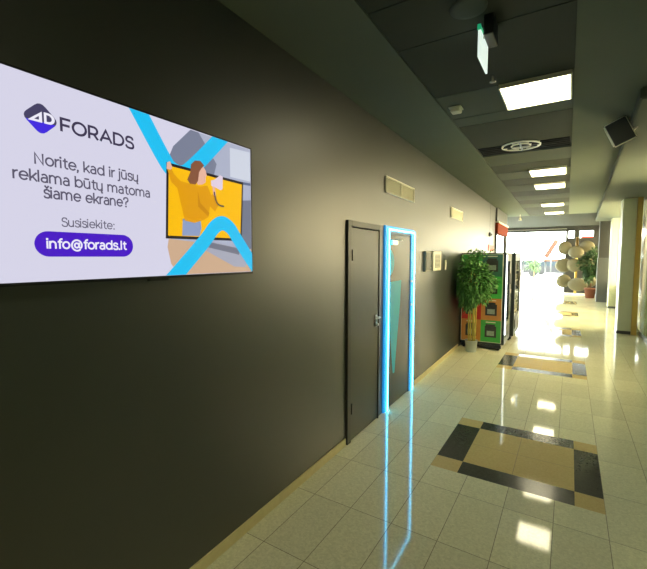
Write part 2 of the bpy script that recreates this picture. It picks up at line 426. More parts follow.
p = thing('pillar', 'dark grey column beside the far entrance, behind the cream pillar', 'pillar', (2.8, 18.6, 0)); p['kind'] = 'structure'
obj('column_shaft', B(((2.6, 18.4, 1.7), (3.2, 18.8, CE+.06)), bevel=.01), M['darkwall'], p)
obj('column_base', B(((2.58, 18.38, 0), (3.22, 18.82, 1.7)), bevel=.01), M['dgrey'], p)
w5 = struct('window_5', (3.2, 19.8, 0))
obj('sill', B(((3.2, 17.5, 0), (3.35, 22.2, .8)), bevel=.006), M['darkwall'], w5)
obj('header', B(((3.2, 17.5, 2.97), (3.35, 22.2, CE+.2))), M['darkwall'], w5)
for y in (17.5, 19.0, 20.5, 22.05): obj('mullion', B(((3.22, y, .8), (3.3, y+.06, 2.97)), bevel=.004), M['dgrey'], w5)
for a, b in ((17.56, 19.0), (19.06, 20.5), (20.56, 22.05)): obj('glass_pane', B(((3.26, a, .8), (3.27, b, 2.97))), M['warm_glass'], w5)
obj('wall_corridor_end', B(((-5, 11.2, 0), (-.15, 11.3, CE+.2))), M['wall'], kind='structure')

# glazed entrance front at the far end
FY = 22.2
f = struct('window_2', (0, FY, 0))
obj('header', B(((-5, FY, 2.97), (3.3, FY+.15, CE+.2))), M['darkwall'], f)
obj('lintel_rail', B(((-5, FY-.05, 3.06), (1.5, FY, 3.1))), M['steel'], f)
for x in (-5, -3.4, -1.8, -.35, 1.46):
    obj('mullion', B(((x, FY, 0), (x+.05, FY+.1, 2.97)), bevel=.005), M['dgrey'], f)
for a, b in ((-4.95, -3.4), (-3.35, -1.8), (-1.75, -.35), (-.3, 1.46)):
    obj('glass_pane', B(((a, FY+.04, .04), (b, FY+.05, 2.97))), M['glass'], f)
obj('threshold', B(((-5, FY, 0), (1.5, FY+.1, .04))), M['steel'], f)
wf = struct('wall_front', (2, FY, 0))
obj('lower_panel', B(((1.51, FY, 0), (3.3, FY+.15, 2.64))), M['darkwall'], wf)
for a, b in ((1.51, 1.56), (1.81, 2.02), (2.56, 3.3)):
    obj('pier', B(((a, FY, 2.64), (b, FY+.15, 2.97))), M['darkwall'], wf)
for a, b in ((1.56, 1.81), (2.02, 2.56)):
    obj('clerestory_pane', B(((a, FY+.05, 2.64), (b, FY+.06, 2.97))), M['glass'], wf)
# left side of the hall: glazing on to the street
w3 = struct('window_3', (-5, 16, 0))
obj('header', B(((-5.1, 11.3, 2.9), (-5, FY, CE+.2))), M['darkwall'], w3)
for y in (11.3, 13.5, 15.7, 17.9, 20.1): obj('mullion', B(((-5.08, y, 0), (-5, y+.06, 2.9))), M['dgrey'], w3)
for y in (11.3, 13.5, 15.7, 17.9, 20.1): obj('glass_pane', B(((-5.05, y+.06, .04), (-5.04, min(y+2.2, FY), 2.9))), M['glass'], w3)
obj('ground', B(((-60, 22.35, -.2), (60, 120, -.02)), ((-60, 5, -.2), (-5.1, 22.35, -.02)), ((4.5, 5, -.2), (60, 22.35, -.02))), M['pave'], kind='structure')

# ------------------------------------------------------------------ doors
d1 = struct('door_1', (0, 3.45, 0))
fx = .022
obj('door_frame', B(((0, 3.05, 0), (fx, 3.12, 2.075)), ((0, 3.12, 2.02), (fx, 3.775, 2.075)), ((0, 3.755, 0), (fx, 3.775, 2.02)), bevel=.004), M['door_frame'], d1)
leaf = obj('door_leaf', B(((.0, 3.13, .012), (.014, 3.75, 2.01)), bevel=.003), M['door'], d1)
obj('shadow_gap', B(((0, 3.12, .0), (.004, 3.13, 2.02)), ((0, 3.12, 2.01), (.004, 3.76, 2.02))), M['gap'], d1)
for z in (1.76, .32): obj('hinge', T([(.022, 3.128, z-.05), (.022, 3.128, z+.05)], .008), M['black'], leaf)
h = bmesh.new()
lathe(h, [(.026, 0), (.026, .008), (.012, .01), (.010, .045)], (.014, 3.69, 1.115), 20, Matrix.Rotation(math.pi/2, 3, 'Y'))
tube(h, [(.058, 3.70, 1.115), (.062, 3.66, 1.115), (.06, 3.57, 1.113)], [.010, .010, .008])
obj('handle', h, M['steel'], leaf)
obj('lock', L([(.026, 0), (.026, .009), (.014, .012), (.014, .03)], (.014, 3.69, 1.04), 20, Matrix.Rotation(math.pi/2, 3, 'Y')), M['steel'], leaf)

d2 = struct('door_2', (0, 4.25, 0))
obj('door_frame', B(((0, 3.90, 0), (.012, 3.91, 2.03)), ((0, 4.635, 0), (.012, 4.655, 2.03)), ((0, 3.91, 2.0), (.012, 4.635, 2.03))), M['door_frame'], d2)
leaf = obj('door_leaf', B(((0, 3.915, .012), (.01, 4.63, 1.995)), bevel=.003), M['door'], d2)
bm = bmesh.new()
f_ = poly(bm, [(3.935+.155*math.cos(a*math.pi/24), 1.68+.15*math.sin(a*math.pi/24)) for a in range(-12, 13)], .0115)
g_ = bmesh.ops.extrude_face_region(bm, geom=[f_])
bmesh.ops.translate(bm, verts=[v for v in g_['geom'] if isinstance(v, bmesh.types.BMVert)], vec=(-.001, 0, 0))
obj('pictogram_head', bm, M['cyan'], leaf)['label'] = 'cyan half round pictogram head'
bm = bmesh.new()
f_ = poly(bm, [(3.925, 1.46), (4.33, 1.465), (4.30, 1.2), (4.24, .9), (4.18, .6), (4.14, .38), (4.09, .38), (4.04, .6), (3.98, .95)], .0115)
g_ = bmesh.ops.extrude_face_region(bm, geom=[f_])
bmesh.ops.translate(bm, verts=[v for v in g_['geom'] if isinstance(v, bmesh.types.BMVert)], vec=(-.001, 0, 0))
obj('pictogram_body', bm, M['cyan'], leaf)['label'] = 'cyan tapering pictogram body'
cl = bmesh.new(); box(cl, (.01, 3.93, 1.88), (.055, 4.10, 1.93)); bmesh.ops.bevel(cl, geom=cl.edges[:], offset=.006, segments=2, affect='EDGES')
obj('door_closer', cl, M['steel'], leaf)
obj('closer_arm', T([(.05, 4.06, 1.935), (.06, 4.16, 1.94), (.04, 4.26, 1.942)], .009, 6), M['offwhite'], leaf)

lf = thing('light_portal', 'glowing cyan light frame around the dark door with the pictogram', 'light frame', (.04, 4.2, 0))
zt, dx = 2.065, .028
for a, b in ((3.80, 3.90), (4.655, 4.765)):
    j = obj('jamb', B(((.0, a, 0.0), (dx-.006, b, zt-.03)), bevel=.003), M['strip_glow'], lf)  # the blue glow beside the strip paints its reflection
    obj('light_strip', B(((dx-.006, b-.018, .0), (dx+.006, b, zt-.03)), bevel=.002), M['led'], j)
hd = obj('head', B(((.0, 3.80, zt-.03), (dx-.006, 4.765, zt+.02)), bevel=.003), M['strip_glow'], lf)
obj('light_strip', B(((dx-.006, 3.876, zt-.03), (dx+.006, 4.765, zt-.006)), bevel=.002), M['led'], hd)
for z in (1.12, 1.42):
    obj('bracket', B(((dx-.006, 4.64, z), (dx+.004, 4.70, z+.03)), bevel=.003), M['white'], lf)

# ------------------------------------------------------------------ television
TX = .05
tv = thing('television', 'large wall mounted flat screen showing an advert for advertising space', 'television', (0, 1.14, 1.65))
cas = obj('casing', B(((.0, .482, 1.652), (TX-.004, 1.797, 2.396)), bevel=.006), M['black'], tv)
obj('bezel', B(((TX-.004, .482, 1.652), (TX+.003, 1.797, 1.664)), ((TX-.004, .482, 2.389), (TX+.003, 1.797, 2.396)),
    ((TX-.004, .482, 1.664), (TX+.003, .489, 2.389)), ((TX-.004, 1.79, 1.664), (TX+.003, 1.797, 2.389))), M['black'], tv)
scr = obj('screen', B(((TX-.006, .489, 1.664), (TX, 1.79, 2.389))), screen_mat('screen_white', 214, 212, 232), tv)
obj('sensor_housing', B(((TX-.02, 1.1, 1.642), (TX, 1.2, 1.653))), M['black'], tv)
sx = [TX+.0002]
def nx():
    sx[0] += .00025; return sx[0]
ink = screen_mat('screen_ink', 62, 56, 82); ink2 = screen_mat('screen_grey_ink', 92, 88, 108)
blue = screen_mat('screen_sky_blue', 30, 192, 242); violet = screen_mat('screen_violet', 74, 26, 196); white = screen_mat('screen_bright_white', 238, 236, 250)
x = nx()
# the photo area: a gym, grey blue above and tan floor below
def flat(name, pts, m, parent=scr): return obj(name, P(pts, nx()), m, parent)
flat('picture_wall', [(1.21, 2.205), (1.245, 2.28), (1.35, 2.385), (1.787, 2.387), (1.787, 1.75), (1.22, 1.75)], screen_mat('screen_gym_grey', 172, 178, 200))
flat('picture_shade', [(1.21, 2.205), (1.245, 2.28), (1.35, 2.385), (1.40, 2.386), (1.52, 2.25), (1.5, 2.19), (1.3, 2.15)], screen_mat('screen_gym_shade', 122, 128, 150))
flat('picture_window', [(1.62, 2.36), (1.785, 2.37), (1.785, 2.2), (1.62, 2.2)], screen_mat('screen_gym_window', 206, 212, 226))
flat('picture_rail', [(1.66, 2.185), (1.787, 2.19), (1.787, 2.175), (1.66, 2.17)], screen_mat('screen_gym_rail', 96, 108, 140))
flat('picture_machine', [(1.71, 2.08), (1.787, 2.09), (1.787, 1.76), (1.70, 1.80)], screen_mat('screen_gym_machine', 112, 118, 138))
flat('picture_floor', [(1.197, 1.80), (1.205, 1.84), (1.787, 1.80), (1.787, 1.666), (1.26, 1.666), (1.215, 1.72)], screen_mat('screen_gym_floor', 205, 172, 142))
flat('picture_treadmill', [(1.40, 1.845), (1.72, 1.80), (1.75, 1.72), (1.73, 1.692), (1.64, 1.698), (1.41, 1.795)], screen_mat('screen_treadmill', 168, 170, 186))
flat('picture_belt', [(1.43, 1.835), (1.69, 1.80), (1.68, 1.765), (1.42, 1.808)], screen_mat('screen_belt', 118, 120, 136))
clip = [((0, 0, 2.388), (0, 0, 1)), ((0, 0, 1.665), (0, 0, -1)), ((0, 1.789, 0), (0, 1, 0))]
obj('blue_ribbon', ribbon(smooth_line([(1.05, 2.42), (1.20, 2.195), (1.235, 2.165), (1.29, 2.152), (1.345, 2.185), (1.59, 2.43)], 3), .08, nx(), clip), blue, scr)
fr = [(1.203, 2.197), (1.722, 2.185), (1.702, 1.845), (1.188, 1.840)]
flat('picture_frame', fr, screen_mat('screen_black', 34, 30, 34))
flat('picture_yellow', [(1.215, 2.183), (1.711, 2.171), (1.691, 1.859), (1.201, 1.854)], screen_mat('screen_yellow', 250, 190, 12))
# the pictured woman with a loudhailer
flat('picture_jeans', [(1.288, 1.94), (1.40, 1.94), (1.405, 1.90), (1.39, 1.860), (1.282, 1.857)], screen_mat('screen_denim', 142, 158, 196))
flat('picture_sweater', [(1.207, 2.165), (1.226, 2.178), (1.242, 2.15), (1.28, 2.122), (1.335, 2.118), (1.40, 2.115), (1.45, 2.125), (1.475, 2.08), (1.505, 2.10), (1.525, 2.03), (1.50, 1.995), (1.465, 2.02),
    (1.452, 1.962), (1.42, 1.945), (1.36, 1.925), (1.30, 1.932), (1.305, 1.99), (1.318, 2.045), (1.31, 2.075), (1.26, 2.085), (1.225, 2.11)], screen_mat('screen_mustard', 224, 156, 14))
flat('picture_sleeve_fold', [(1.385, 2.09), (1.40, 2.03), (1.46, 1.985), (1.452, 1.965), (1.385, 2.01)], screen_mat('screen_mustard_fold', 202, 134, 10))
flat('picture_hand', [(1.202, 2.165), (1.205, 2.195), (1.222, 2.205), (1.234, 2.18), (1.226, 2.165)], screen_mat('screen_skin', 232, 182, 160))
flat('picture_face', [(1.375, 2.20), (1.42, 2.222), (1.44, 2.20), (1.447, 2.175), (1.438, 2.168), (1.438, 2.14), (1.415, 2.125), (1.385, 2.12), (1.37, 2.15)], bpy.data.materials['screen_skin'])
flat('picture_hair', [(1.43, 2.225), (1.405, 2.243), (1.37, 2.238), (1.345, 2.215), (1.34, 2.175), (1.32, 2.135), (1.335, 2.118), (1.37, 2.118), (1.388, 2.14), (1.392, 2.18), (1.41, 2.205)], screen_mat('screen_hair', 134, 84, 60))
flat('picture_loudhailer', [(1.474, 2.155), (1.50, 2.165), (1.54, 2.195), (1.56, 2.19), (1.556, 2.12), (1.54, 2.115), (1.50, 2.125), (1.476, 2.128)], screen_mat('screen_loudhailer', 226, 208, 224))
flat('picture_grip', [(1.482, 2.125), (1.50, 2.125), (1.508, 2.08), (1.49, 2.08)], bpy.data.materials['screen_skin'])
obj('picture_strap', ribbon(smooth_line([(1.495, 2.10), (1.505, 2.05), (1.53, 2.03), (1.565, 2.03)], 2), .009, nx()), ink, scr)
obj('blue_ribbon', ribbon(smooth_line([(1.18, 1.61), (1.44, 1.85), (1.485, 1.91), (1.55, 1.945), (1.615, 1.915), (1.65, 1.87), (1.84, 1.66)], 3), .078, nx(), clip), blue, scr)
# logo: rounded rhombus, dark above, blue violet below, with white letters
def rrhomb(cx, cy, rx, ry, k=.28, zlo=None, zhi=None):
    pts = []
    c = [(cx+rx, cy), (cx, cy+ry), (cx-rx, cy), (cx, cy-ry)]
    for i in range(4):
        a, b, d = Vector(c[i-1]), Vector(c[i]), Vector(c[(i+1) % 4])
        p, q = b+(a-b)*k, b+(d-b)*k
        for t in (0, .25, .5, .75, 1): pts.append(tuple(p*(1-t)**2+b*2*t*(1-t)+q*t*t))
    bm = bmesh.new(); poly(bm, pts, nx())
    for co, no in ([((0, 0, zlo), (0, 0, -1))] if zlo else [])+([((0, 0, zhi), (0, 0, 1))] if zhi else []):
        bmesh.ops.bisect_plane(bm, geom=bm.verts[:]+bm.edges[:]+bm.faces[:], plane_co=co, plane_no=no, clear_outer=True)
    return bm
obj('logo_top', rrhomb(.684, 2.243, .060, .060), screen_mat('screen_slate', 70, 66, 100), scr)
obj('logo_bottom', rrhomb(.684, 2.243, .060, .060, zhi=2.232), screen_mat('screen_indigo', 66, 42, 222), scr)
flat('logo_letter', [(.643, 2.229), (.688, 2.268), (.688, 2.229)], white)
flat('logo_counter', [(.663, 2.237), (.678, 2.250), (.678, 2.237)], bpy.data.materials['screen_slate'])
dl = [(.694, 2.229), (.694, 2.268)]+[(.708+.021*math.cos(a*math.pi/10), 2.2485+.0195*math.sin(a*math.pi/10)) for a in range(5, -6, -1)]
flat('logo_letter', dl, white)
flat('logo_counter', [(.702, 2.237), (.702, 2.260)]+[(.707+.012*math.cos(a*math.pi/10), 2.2485+.0115*math.sin(a*math.pi/10)) for a in range(5, -6, -1)], bpy.data.materials['screen_slate'])
text('logo_text', 'FORADS', .750, 2.219, .285, .044, ink, scr, nx(), .145)
text('caption_text', 'Norite, kad ir jūsų', .659, 2.082, .392, .036, ink2, scr, nx(), .115)
text('caption_text', 'reklama būtų matoma', .592, 2.0205, .513, .036, ink2, scr, nx(), .115)
text('caption_text', 'šiame ekrane?', .683, 1.9665, .318, .036, ink2, scr, nx(), .115)
text('caption_text', 'Susisiekite:', .737, 1.868, .199, .030, ink2, scr, nx(), .095)
pr = []
for a in range(-8, 9): pr.append((.971+.046*math.cos(a*math.pi/16), 1.800+.046*math.sin(a*math.pi/16)))
for a in range(8, 25): pr.append((.689+.046*math.cos(a*math.pi/16), 1.800+.046*math.sin(a*math.pi/16)))
flat('address_pill', pr, violet)
text('address_text', 'info@forads.lt', .684, 1.785, .302, .032, white, scr, nx(), .14)

# ------------------------------------------------------------------ wall fittings
def vent(loc, w, h, label, divider, m):
    y, z = loc
    t = thing('wall_vent', label, 'vent', (0, y+w/2, z), 'ventilation grilles high on the dark wall')
    e = .016
    obj('frame', B(((0, y, z), (.02, y+w, z+e)), ((0, y, z+h-e), (.02, y+w, z+h)), ((0, y, z+e), (.02, y+e, z+h-e)), ((0, y+w-e, z+e), (.02, y+w, z+h-e)), bevel=.003), m, t)
    obj('backing', B(((0.0, y+e, z+e), (.003, y+w-e, z+h-e))), m, t)
    bm = bmesh.new(); n = 7
    for i in range(n):
        zz = z+e+(h-2*e)*(i+.5)/n
        v = [bm.verts.new(p) for p in ((.004, y+e, zz+.008), (.018, y+e, zz-.006), (.018, y+w-e, zz-.006), (.004, y+w-e, zz+.008))]
        bm.faces.new(v)
        v = [bm.verts.new(p) for p in ((.004, y+e, zz+.005), (.018, y+e, zz-.009), (.018, y+w-e, zz-.009), (.004, y+w-e, zz+.005))]
        bm.faces.new(v)
    obj('louvers', bm, m, t)
    if divider: obj('divider', B(((0.003, y+w/2-.009, z+e), (.021, y+w/2+.009, z+h-e))), m, t)
vent((3.91, 2.437), .94, .18, 'cream ventilation grille with two bays above the glowing door frame', True, M['offwhite'])
vent((6.50, 2.418), .92, .18, 'cream ventilation grille farther along the wall, above the potted plant', False, M['offwhite'])

t = thing('control_panel', 'dark grey square panel on the wall beside the glowing frame', 'panel', (0, 5.35, 1.54))
obj('housing', B(((-.004, 5.19, 1.535), (.035, 5.49, 1.825)), bevel=.006), M['grey'], t)
obj('plate', B(((.035, 5.22, 1.56), (.038, 5.46, 1.80)), bevel=.001), M['dgrey'], t)
obj('button', L([(.014, 0), (.014, .006), (.01, .009)], (.038, 5.43, 1.585), 14, Matrix.Rotation(math.pi/2, 3, 'Y')), M['white'], t)
t = thing('wall_cabinet', 'white wall box with grey louvred insert right of the dark panel', 'wall box', (0, 5.72, 1.54))
obj('housing', B(((0, 5.51, 1.535), (.06, 5.95, 1.83)), bevel=.008), M['white'], t)
obj('grille', B(*[((.06, 5.61, 1.585+.02*k), (.064, 5.87, 1.597+.02*k)) for k in range(10)]), M['grey'], t)
t = thing('light_switch', 'small white switch on the wall between wall box and vending machine', 'switch', (0, 6.45, 1.53))
obj('plate', B(((0, 6.40, 1.53), (.01, 6.49, 1.69)), bevel=.003), M['white'], t)
obj('rocker', B(((.01, 6.42, 1.57), (.015, 6.47, 1.65)), bevel=.002), M['offwhite'], t)
t = thing('alarm_sign', 'small red square sign on the wall above the vending machines', 'sign', (0, 10.65, 1.9))
obj('board', B(((0, 10.25, 1.9), (.012, 11.1, 2.06)), bevel=.002), M['signred'], t)
obj('bracket', B(((0, 10.6, 1.885), (.02, 10.7, 1.9))), M['dgrey'], t)
t = thing('wall_sensor', 'small dark sensor on the wall above the red sign', 'sensor', (0, 10.45, 2.28))
obj('housing', B(((0, 10.33, 2.28), (.05, 10.57, 2.38)), bevel=.01), M['dgrey'], t)
obj('lens', L([(.03, 0), (.024, .015), (.01, .02)], (.05, 10.45, 2.33), 14, Matrix.Rotation(math.pi/2, 3, 'Y')), M['black'], t)

# ------------------------------------------------------------------ vending machines
def vending(y0, y1, label, graphic, dots, depth):
    X0, X1, Z0, Z1 = .02, depth, .09, 1.82
    t = thing('vending_machine', label, 'vending machine', (.35, (y0+y1)/2, 0), 'vending machines along the wall')
    cab = obj('cabinet', B(((X0, y0, Z0), (X1-.06, y1, Z1)), bevel=.012), M['vend'], t)
    dr = obj('door', B(((X1-.06, y0, Z0+.02), (X1, y0+.06, Z1)), ((X1-.06, y1-.28, Z0+.02), (X1, y1, Z1)), ((X1-.06, y0+.06, 1.66), (X1, y1-.28, Z1)), ((X1-.06, y0+.06, Z0+.02), (X1, y1-.28, .52)), bevel=.006), M['vend'], t)
    obj('window_glass', B(((X1-.02, y0+.06, .52), (X1-.012, y1-.28, 1.66))), M['glass'], dr)
    if not dots: obj('tube_light', B(((X1-.001, y0+.01, .3), (X1+.018, y0+.05, 1.78)), bevel=.008), M['tubelight'], t)
    for k in range(5): obj('shelf', B(((X1-.058, y0+.06, .56+.22*k), (X1-.03, y1-.28, .575+.22*k))), M['white'], t)
    obj('keypad', B(((X1, y1-.2, 1.2), (X1+.012, y1-.08, 1.42)), bevel=.003), M['dgrey'], dr)
    obj('coin_slot', B(((X1, y1-.18, 1.02), (X1+.015, y1-.1, 1.1)), bevel=.003), M['steel'], dr)
    obj('delivery_flap', B(((X1, y0+.12, .24), (X1+.012, y1-.34, .44)), bevel=.004), M['dgrey'], dr)
    obj('plinth', B(((X0+.02, y0+.03, 0.03), (X1-.05, y1-.03, Z0))), M['black'], t)
    for fx_ in (X0+.06, X1-.1):
        for fy in (y0+.08, y1-.08): obj('foot', L([(.025, 0), (.025, .02), (.015, .03)], (fx_, fy, 0), 12), M['black'], t)
    if graphic:
        g = obj('side_graphic', B(((X0+.012, y0-.004, .14), (X1-.045, y0, 1.80))), M['white'], cab)
        cols = [[M['orange'], M['green']], [M['red'], M['orange']], [M['teal'], M['green']], [M['green'], M['teal']]]
        xs = (X0+.025, (X0+X1)/2-.018, X1-.058); H = (1.79-.15)/4
        for r in range(4):
            for c in range(2):
                z = .15+H*r
                obj('colour_square', B(((xs[c], y0-.0065, z), (xs[c+1], y0-.004, z+H))), cols[r][c], cab)
                a, b = xs[c], xs[c+1]
                obj('product_picture', B(((a+.075, y0-.0085, z+.09), (b-.075, y0-.0065, z+.30)), ((a+.09, y0-.0085, z+.30), (b-.10, y0-.0065, z+.335)), bevel=.001), M['photo_dark'], cab)
                obj('product_highlight', B(((a+.11, y0-.0095, z+.12), (b-.11, y0-.0085, z+.21))), M['photo_pale'], cab)
                obj('caption_band', B(((a+.09, y0-.0085, z+.365), (b-.09, y0-.0065, z+.380))), M['white'], cab)
    if dots:
        for k in range(11): obj('indicator_light', L([(.016, 0), (.016, .008), (.008, .014)], (X1, y1-.13, 1.48+.03*k), 8, Matrix.Rotation(math.pi/2, 3, 'Y')), M['tubelight'], dr)
    return t
vending(7.80, 8.72, 'black vending machine with coloured product squares on its side, behind the potted bamboo', True, False, .80)
vending(8.85, 10.15, 'black vending machine farther down the wall, behind the one with coloured squares', False, True, .86)

# ------------------------------------------------------------------ plants
def leaves(bm, n, pos, size, mi=0):
    for _ in range(n):
        p, out = pos()
        d = (out+Vector((random.uniform(-1, 1), random.uniform(-1, 1), random.uniform(-1.1, .5)))*.8).normalized()
        s = d.cross(Vector((0, 0, 1)));
        if s.length < .05: s = Vector((1, 0, 0))
        s = (s.normalized()+Vector((0, 0, random.uniform(-.6, .6)))).normalized()
        l = size*random.uniform(.65, 1.25); w = l*.2
        q = [p, p+d*l*.4+s*w, p+d*l+Vector((0, 0, -l*.18)), p+d*l*.4-s*w]
        f_ = bm.faces.new([bm.verts.new(v) for v in q]); f_.material_index = mi
PX, PY = .225, 7.50
pl = thing('potted_bamboo', 'leafy potted bamboo with yellow canes in white pot beside the vending machine', 'potted plant', (PX, PY, 0))
obj('pot', L([(.088, 0), (.092, .01), (.108, .2), (.116, .2), (.116, .215), (.104, .215), (.1, .19), (.0, .19)][:7], (PX, PY, 0)), M['pot'], pl)
obj('soil', L([(.099, .18), (.095, .192), (.03, .196)], (PX, PY, 0)), M['soil'], pl)
for dx_, dy_, tx, ty, h_ in ((-.05, .0, -.07, .02, 1.4), (-.012, -.03, -.02, -.05, 1.55), (.03, .01, .05, .0, 1.5), (.062, -.02, .09, -.03, 1.35), (.01, .045, .01, .06, 1.45)):
    pts, rad = [], []
    for k in range(25):
        u = k/24; pts.append((PX+dx_+(tx-dx_)*u, PY+dy_+(ty-dy_)*u, .185+(h_-.185)*u)); rad.append((.0135 if k % 4 else .0165)*(1-.35*u))
    obj('cane', T(pts, rad, 8), M['cane'], pl)
bm = bmesh.new()
def ppos():
    while True:
        v = Vector((random.uniform(-1, 1), random.uniform(-1, 1), random.uniform(-1, 1)))
        if v.length > 1: continue
        if v.length < .45 and random.random() < .6: continue
        lobes = .84+.16*math.sin(5*math.atan2(v.z, v.x)+1.3)*math.cos(3*v.z)
        p = Vector((PX+.0+v.x*.42*lobes, PY-.10+v.y*.34, 1.27+v.z*.50*lobes))
        if p.x < .03 or p.y > 7.72: continue
        return p, v.normalized() if v.length else Vector((0, 0, 1))
leaves(bm, 2900, ppos, .09)
for k in range(14):                        # wispy top shoots
    a = random.uniform(-.16, .2); z0 = 1.66
    for j in range(9):
        p = Vector((PX+a*(1+.1*j), PY-.05+random.uniform(-.03, .03), z0+.022*j))
        d = Vector((random.uniform(-1, 1), random.uniform(-.6, .3), random.uniform(-.2, .8))).normalized(); s = d.cross(Vector((0, 1, 0))).normalized()
        if p.x < .12: continue
        bm.faces.new([bm.verts.new(v) for v in (p, p+d*.03+s*.011, p+d*.08, p+d*.03-s*.011)])
for v in bm.verts:
    v.co.x = max(v.co.x, .012); v.co.y = min(v.co.y, 7.782)
obj('foliage', bm, M['leaf'], pl)

# round padded discs on a brass pole, by the entrance
sc = thing('disc_sculpture', 'tall stand of olive padded discs on a brass pole near the entrance', 'sculpture', (1.92, 21.2, 0))
obj('base_plate', B(((1.46, 20.95, 0), (2.36, 21.45, .07)), bevel=.01), M['offwhite'], sc)
obj('pole', T([(1.92, 21.2, .03), (1.92, 21.2, 2.62)], .05, 14), M['brass'], sc)
for (cx, cz, w, h, dy, tl) in ((1.46, 2.15, .28, .28, -.2, .2), (1.89, 1.95, .30, .25, -.3, -.1), (2.3, 2.2, .30, .24, -.1, -.3), (1.44, 1.36, .34, .29, -.22, .1), (1.84, 1.37, .30, .28, -.32, -.1),
                               (2.28, 1.42, .3, .27, -.1, -.2), (1.46, .64, .30, .28, -.22, .25), (2.0, .50, .38, .28, -.34, -.15), (2.42, .66, .3, .26, -.08, -.3)):
    R = Matrix.Rotation(math.pi/2+.25, 3, 'X') @ Matrix.Rotation(0, 3, 'Z')
    R = Matrix.Rotation(tl, 3, 'Z') @ R
    b_ = L([(.02, -.10), (.55*w, -.095), (.88*w, -.06), (w, 0), (.88*w, .06), (.55*w, .095), (.02, .10)], (0, 0, 0), 28, R)
    for v in b_.verts: v.co.z *= h/w*1.12; v.co += Vector((cx, 21.2+dy, cz))
    d_ = obj('disc', b_, M['disc'], sc)
    obj('bracket', T([(1.92, 21.2, cz), (cx, 21.2+dy+.05, cz)], .015, 8), M['brass'], d_)

def tree(name, label, loc, r, h, zc, leafm, n, lsize, trunk_r, pot=None, group=None, cat='tree'):
    t = thing(name, label, cat, loc, group); x, y, z = loc
    base = z
    if pot:
        obj('pot', L([(pot*.8, 0), (pot, .36), (pot*1.08, .36), (pot*1.08, .42), (pot*.9, .42), (pot*.88, .38)], loc), M['terracotta'], t); base = z+.36
        obj('soil', L([(pot*.88, .36), (pot*.8, .385), (.02, .39)], loc), M['soil'], t)
    obj('trunk', T([(x, y, base), (x+.03, y, base+(zc-base)*.5), (x, y, zc+h*.4)], [trunk_r, trunk_r*.8, trunk_r*.3], 8), M['trunk'], t)
    bm = bmesh.new()
    def pos():
        while True:
            v = Vector((random.uniform(-1, 1), random.uniform(-1, 1), random.uniform(-1, 1)))
            if v.length > 1 or (v.length < .5 and random.random() < .6): continue
            k = .82+.18*math.sin(4*math.atan2(v.z, v.x)+x)
            return Vector((x+v.x*r*k, y+v.y*r*k, zc+v.z*h*k)), v.normalized()
    leaves(bm, n, pos, lsize)
    obj('foliage', bm, leafm, t)
    return t
tree('potted_tree', 'dense dark green tree in a terracotta pot right of the disc stand', (2.44, 20.0, 0), .48, .75, 1.4, M['leaf2'], 1500, .16, .035, pot=.2, cat='potted plant')
tree('street_tree', 'young tree outside the glass front, in the middle of the bright opening', (-.45, 31, -.02), .55, .9, 1.5, M['leaf3'], 420, .22, .05, group='young trees outside')
tree('street_tree', 'young tree outside at the left edge of the bright opening, behind the vending machines', (-1.75, 31, -.02), .5, .85, 1.5, M['leaf3'], 380, .22, .05, group='young trees outside')

# ------------------------------------------------------------------ street: parked cars, leaning board, canopy
def car(label, loc, paint):
    t = thing('parked_car', label, 'car', loc, 'cars parked outside'); x, y, z = loc
    prof = [(-2.1, .35), (-2.12, .7), (-1.95, .88), (-1.2, .95), (-.6, 1.38), (.75, 1.42), (1.35, 1.0), (2.0, .92), (2.12, .7), (2.1, .35)]
    bm = bmesh.new()
    a = [bm.verts.new((x+p[0], y-.82, z+p[1])) for p in prof]; b = [bm.verts.new((x+p[0], y+.82, z+p[1])) for p in prof]
    bm.faces.new(a); bm.faces.new(b[::-1])
    for i in range(len(prof)): bm.faces.new((a[i], a[(i+1) % len(prof)], b[(i+1) % len(prof)], b[i]))
    bmesh.ops.bevel(bm, geom=bm.edges[:], offset=.06, segments=2, affect='EDGES', clamp_overlap=True)
    bd = obj('body', bm, paint, t)
    bm = bmesh.new(); v = [(-1.02, .98), (-.55, 1.32), (.7, 1.35), (1.15, 1.0)]
    a = [bm.verts.new((x+p[0], y-.835, z+p[1])) for p in v]; b = [bm.verts.new((x+p[0], y-.80, z+p[1])) for p in v]
    bm.faces.new(a); bm.faces.new(b[::-1])
    for i in range(4): bm.faces.new((a[i], a[(i+1) % 4], b[(i+1) % 4], b[i]))
    obj('side_window', bm, M['carglass'], bd)
    for wx in (-1.3, 1.3):
        for wy in (-.78, .62):
            obj('wheel', T([(x+wx, y+wy, z+.32), (x+wx, y+wy+.2, z+.32)], .32, 18), M['tyre'], t)
car('blue grey car parked outside at the left of the opening', (-4.6, 40, -.02), M['car2'])
car('grey car parked outside behind the young tree', (-2.0, 45, -.02), M['car1'])
car('dark car parked outside near the middle of the opening', (.2, 40, -.02), M['car3'])
car('grey car parked outside, nearest to the disc stand', (2.6, 47, -.02), M['car1'])
t = thing('leaning_board', 'brown tilted board standing outside the glass front', 'board', (.75, 26, -.02))
bm = B(((.62, 25.98, .0), (.86, 26.02, 1.1)), bevel=.008)
bmesh.ops.rotate(bm, verts=bm.verts[:], cent=(.74, 26, .55), matrix=Matrix.Rotation(.5, 3, 'Y')); bmesh.ops.translate(bm, verts=bm.verts[:], vec=(.0, 0, 1.65))
obj('panel', bm, M['brown'], t)
obj('stand', T([(.75, 26.05, -.02), (.75, 26.05, 2.2)], .03, 8), M['dgrey'], t)
t = thing('street_canopy', 'low brown canopy outside under the tilted board', 'canopy', (.95, 30, -.02))
obj('roof', B(((.2, 29.5, 1.45), (1.9, 30.5, 1.6)), bevel=.02), M['brown'], t)
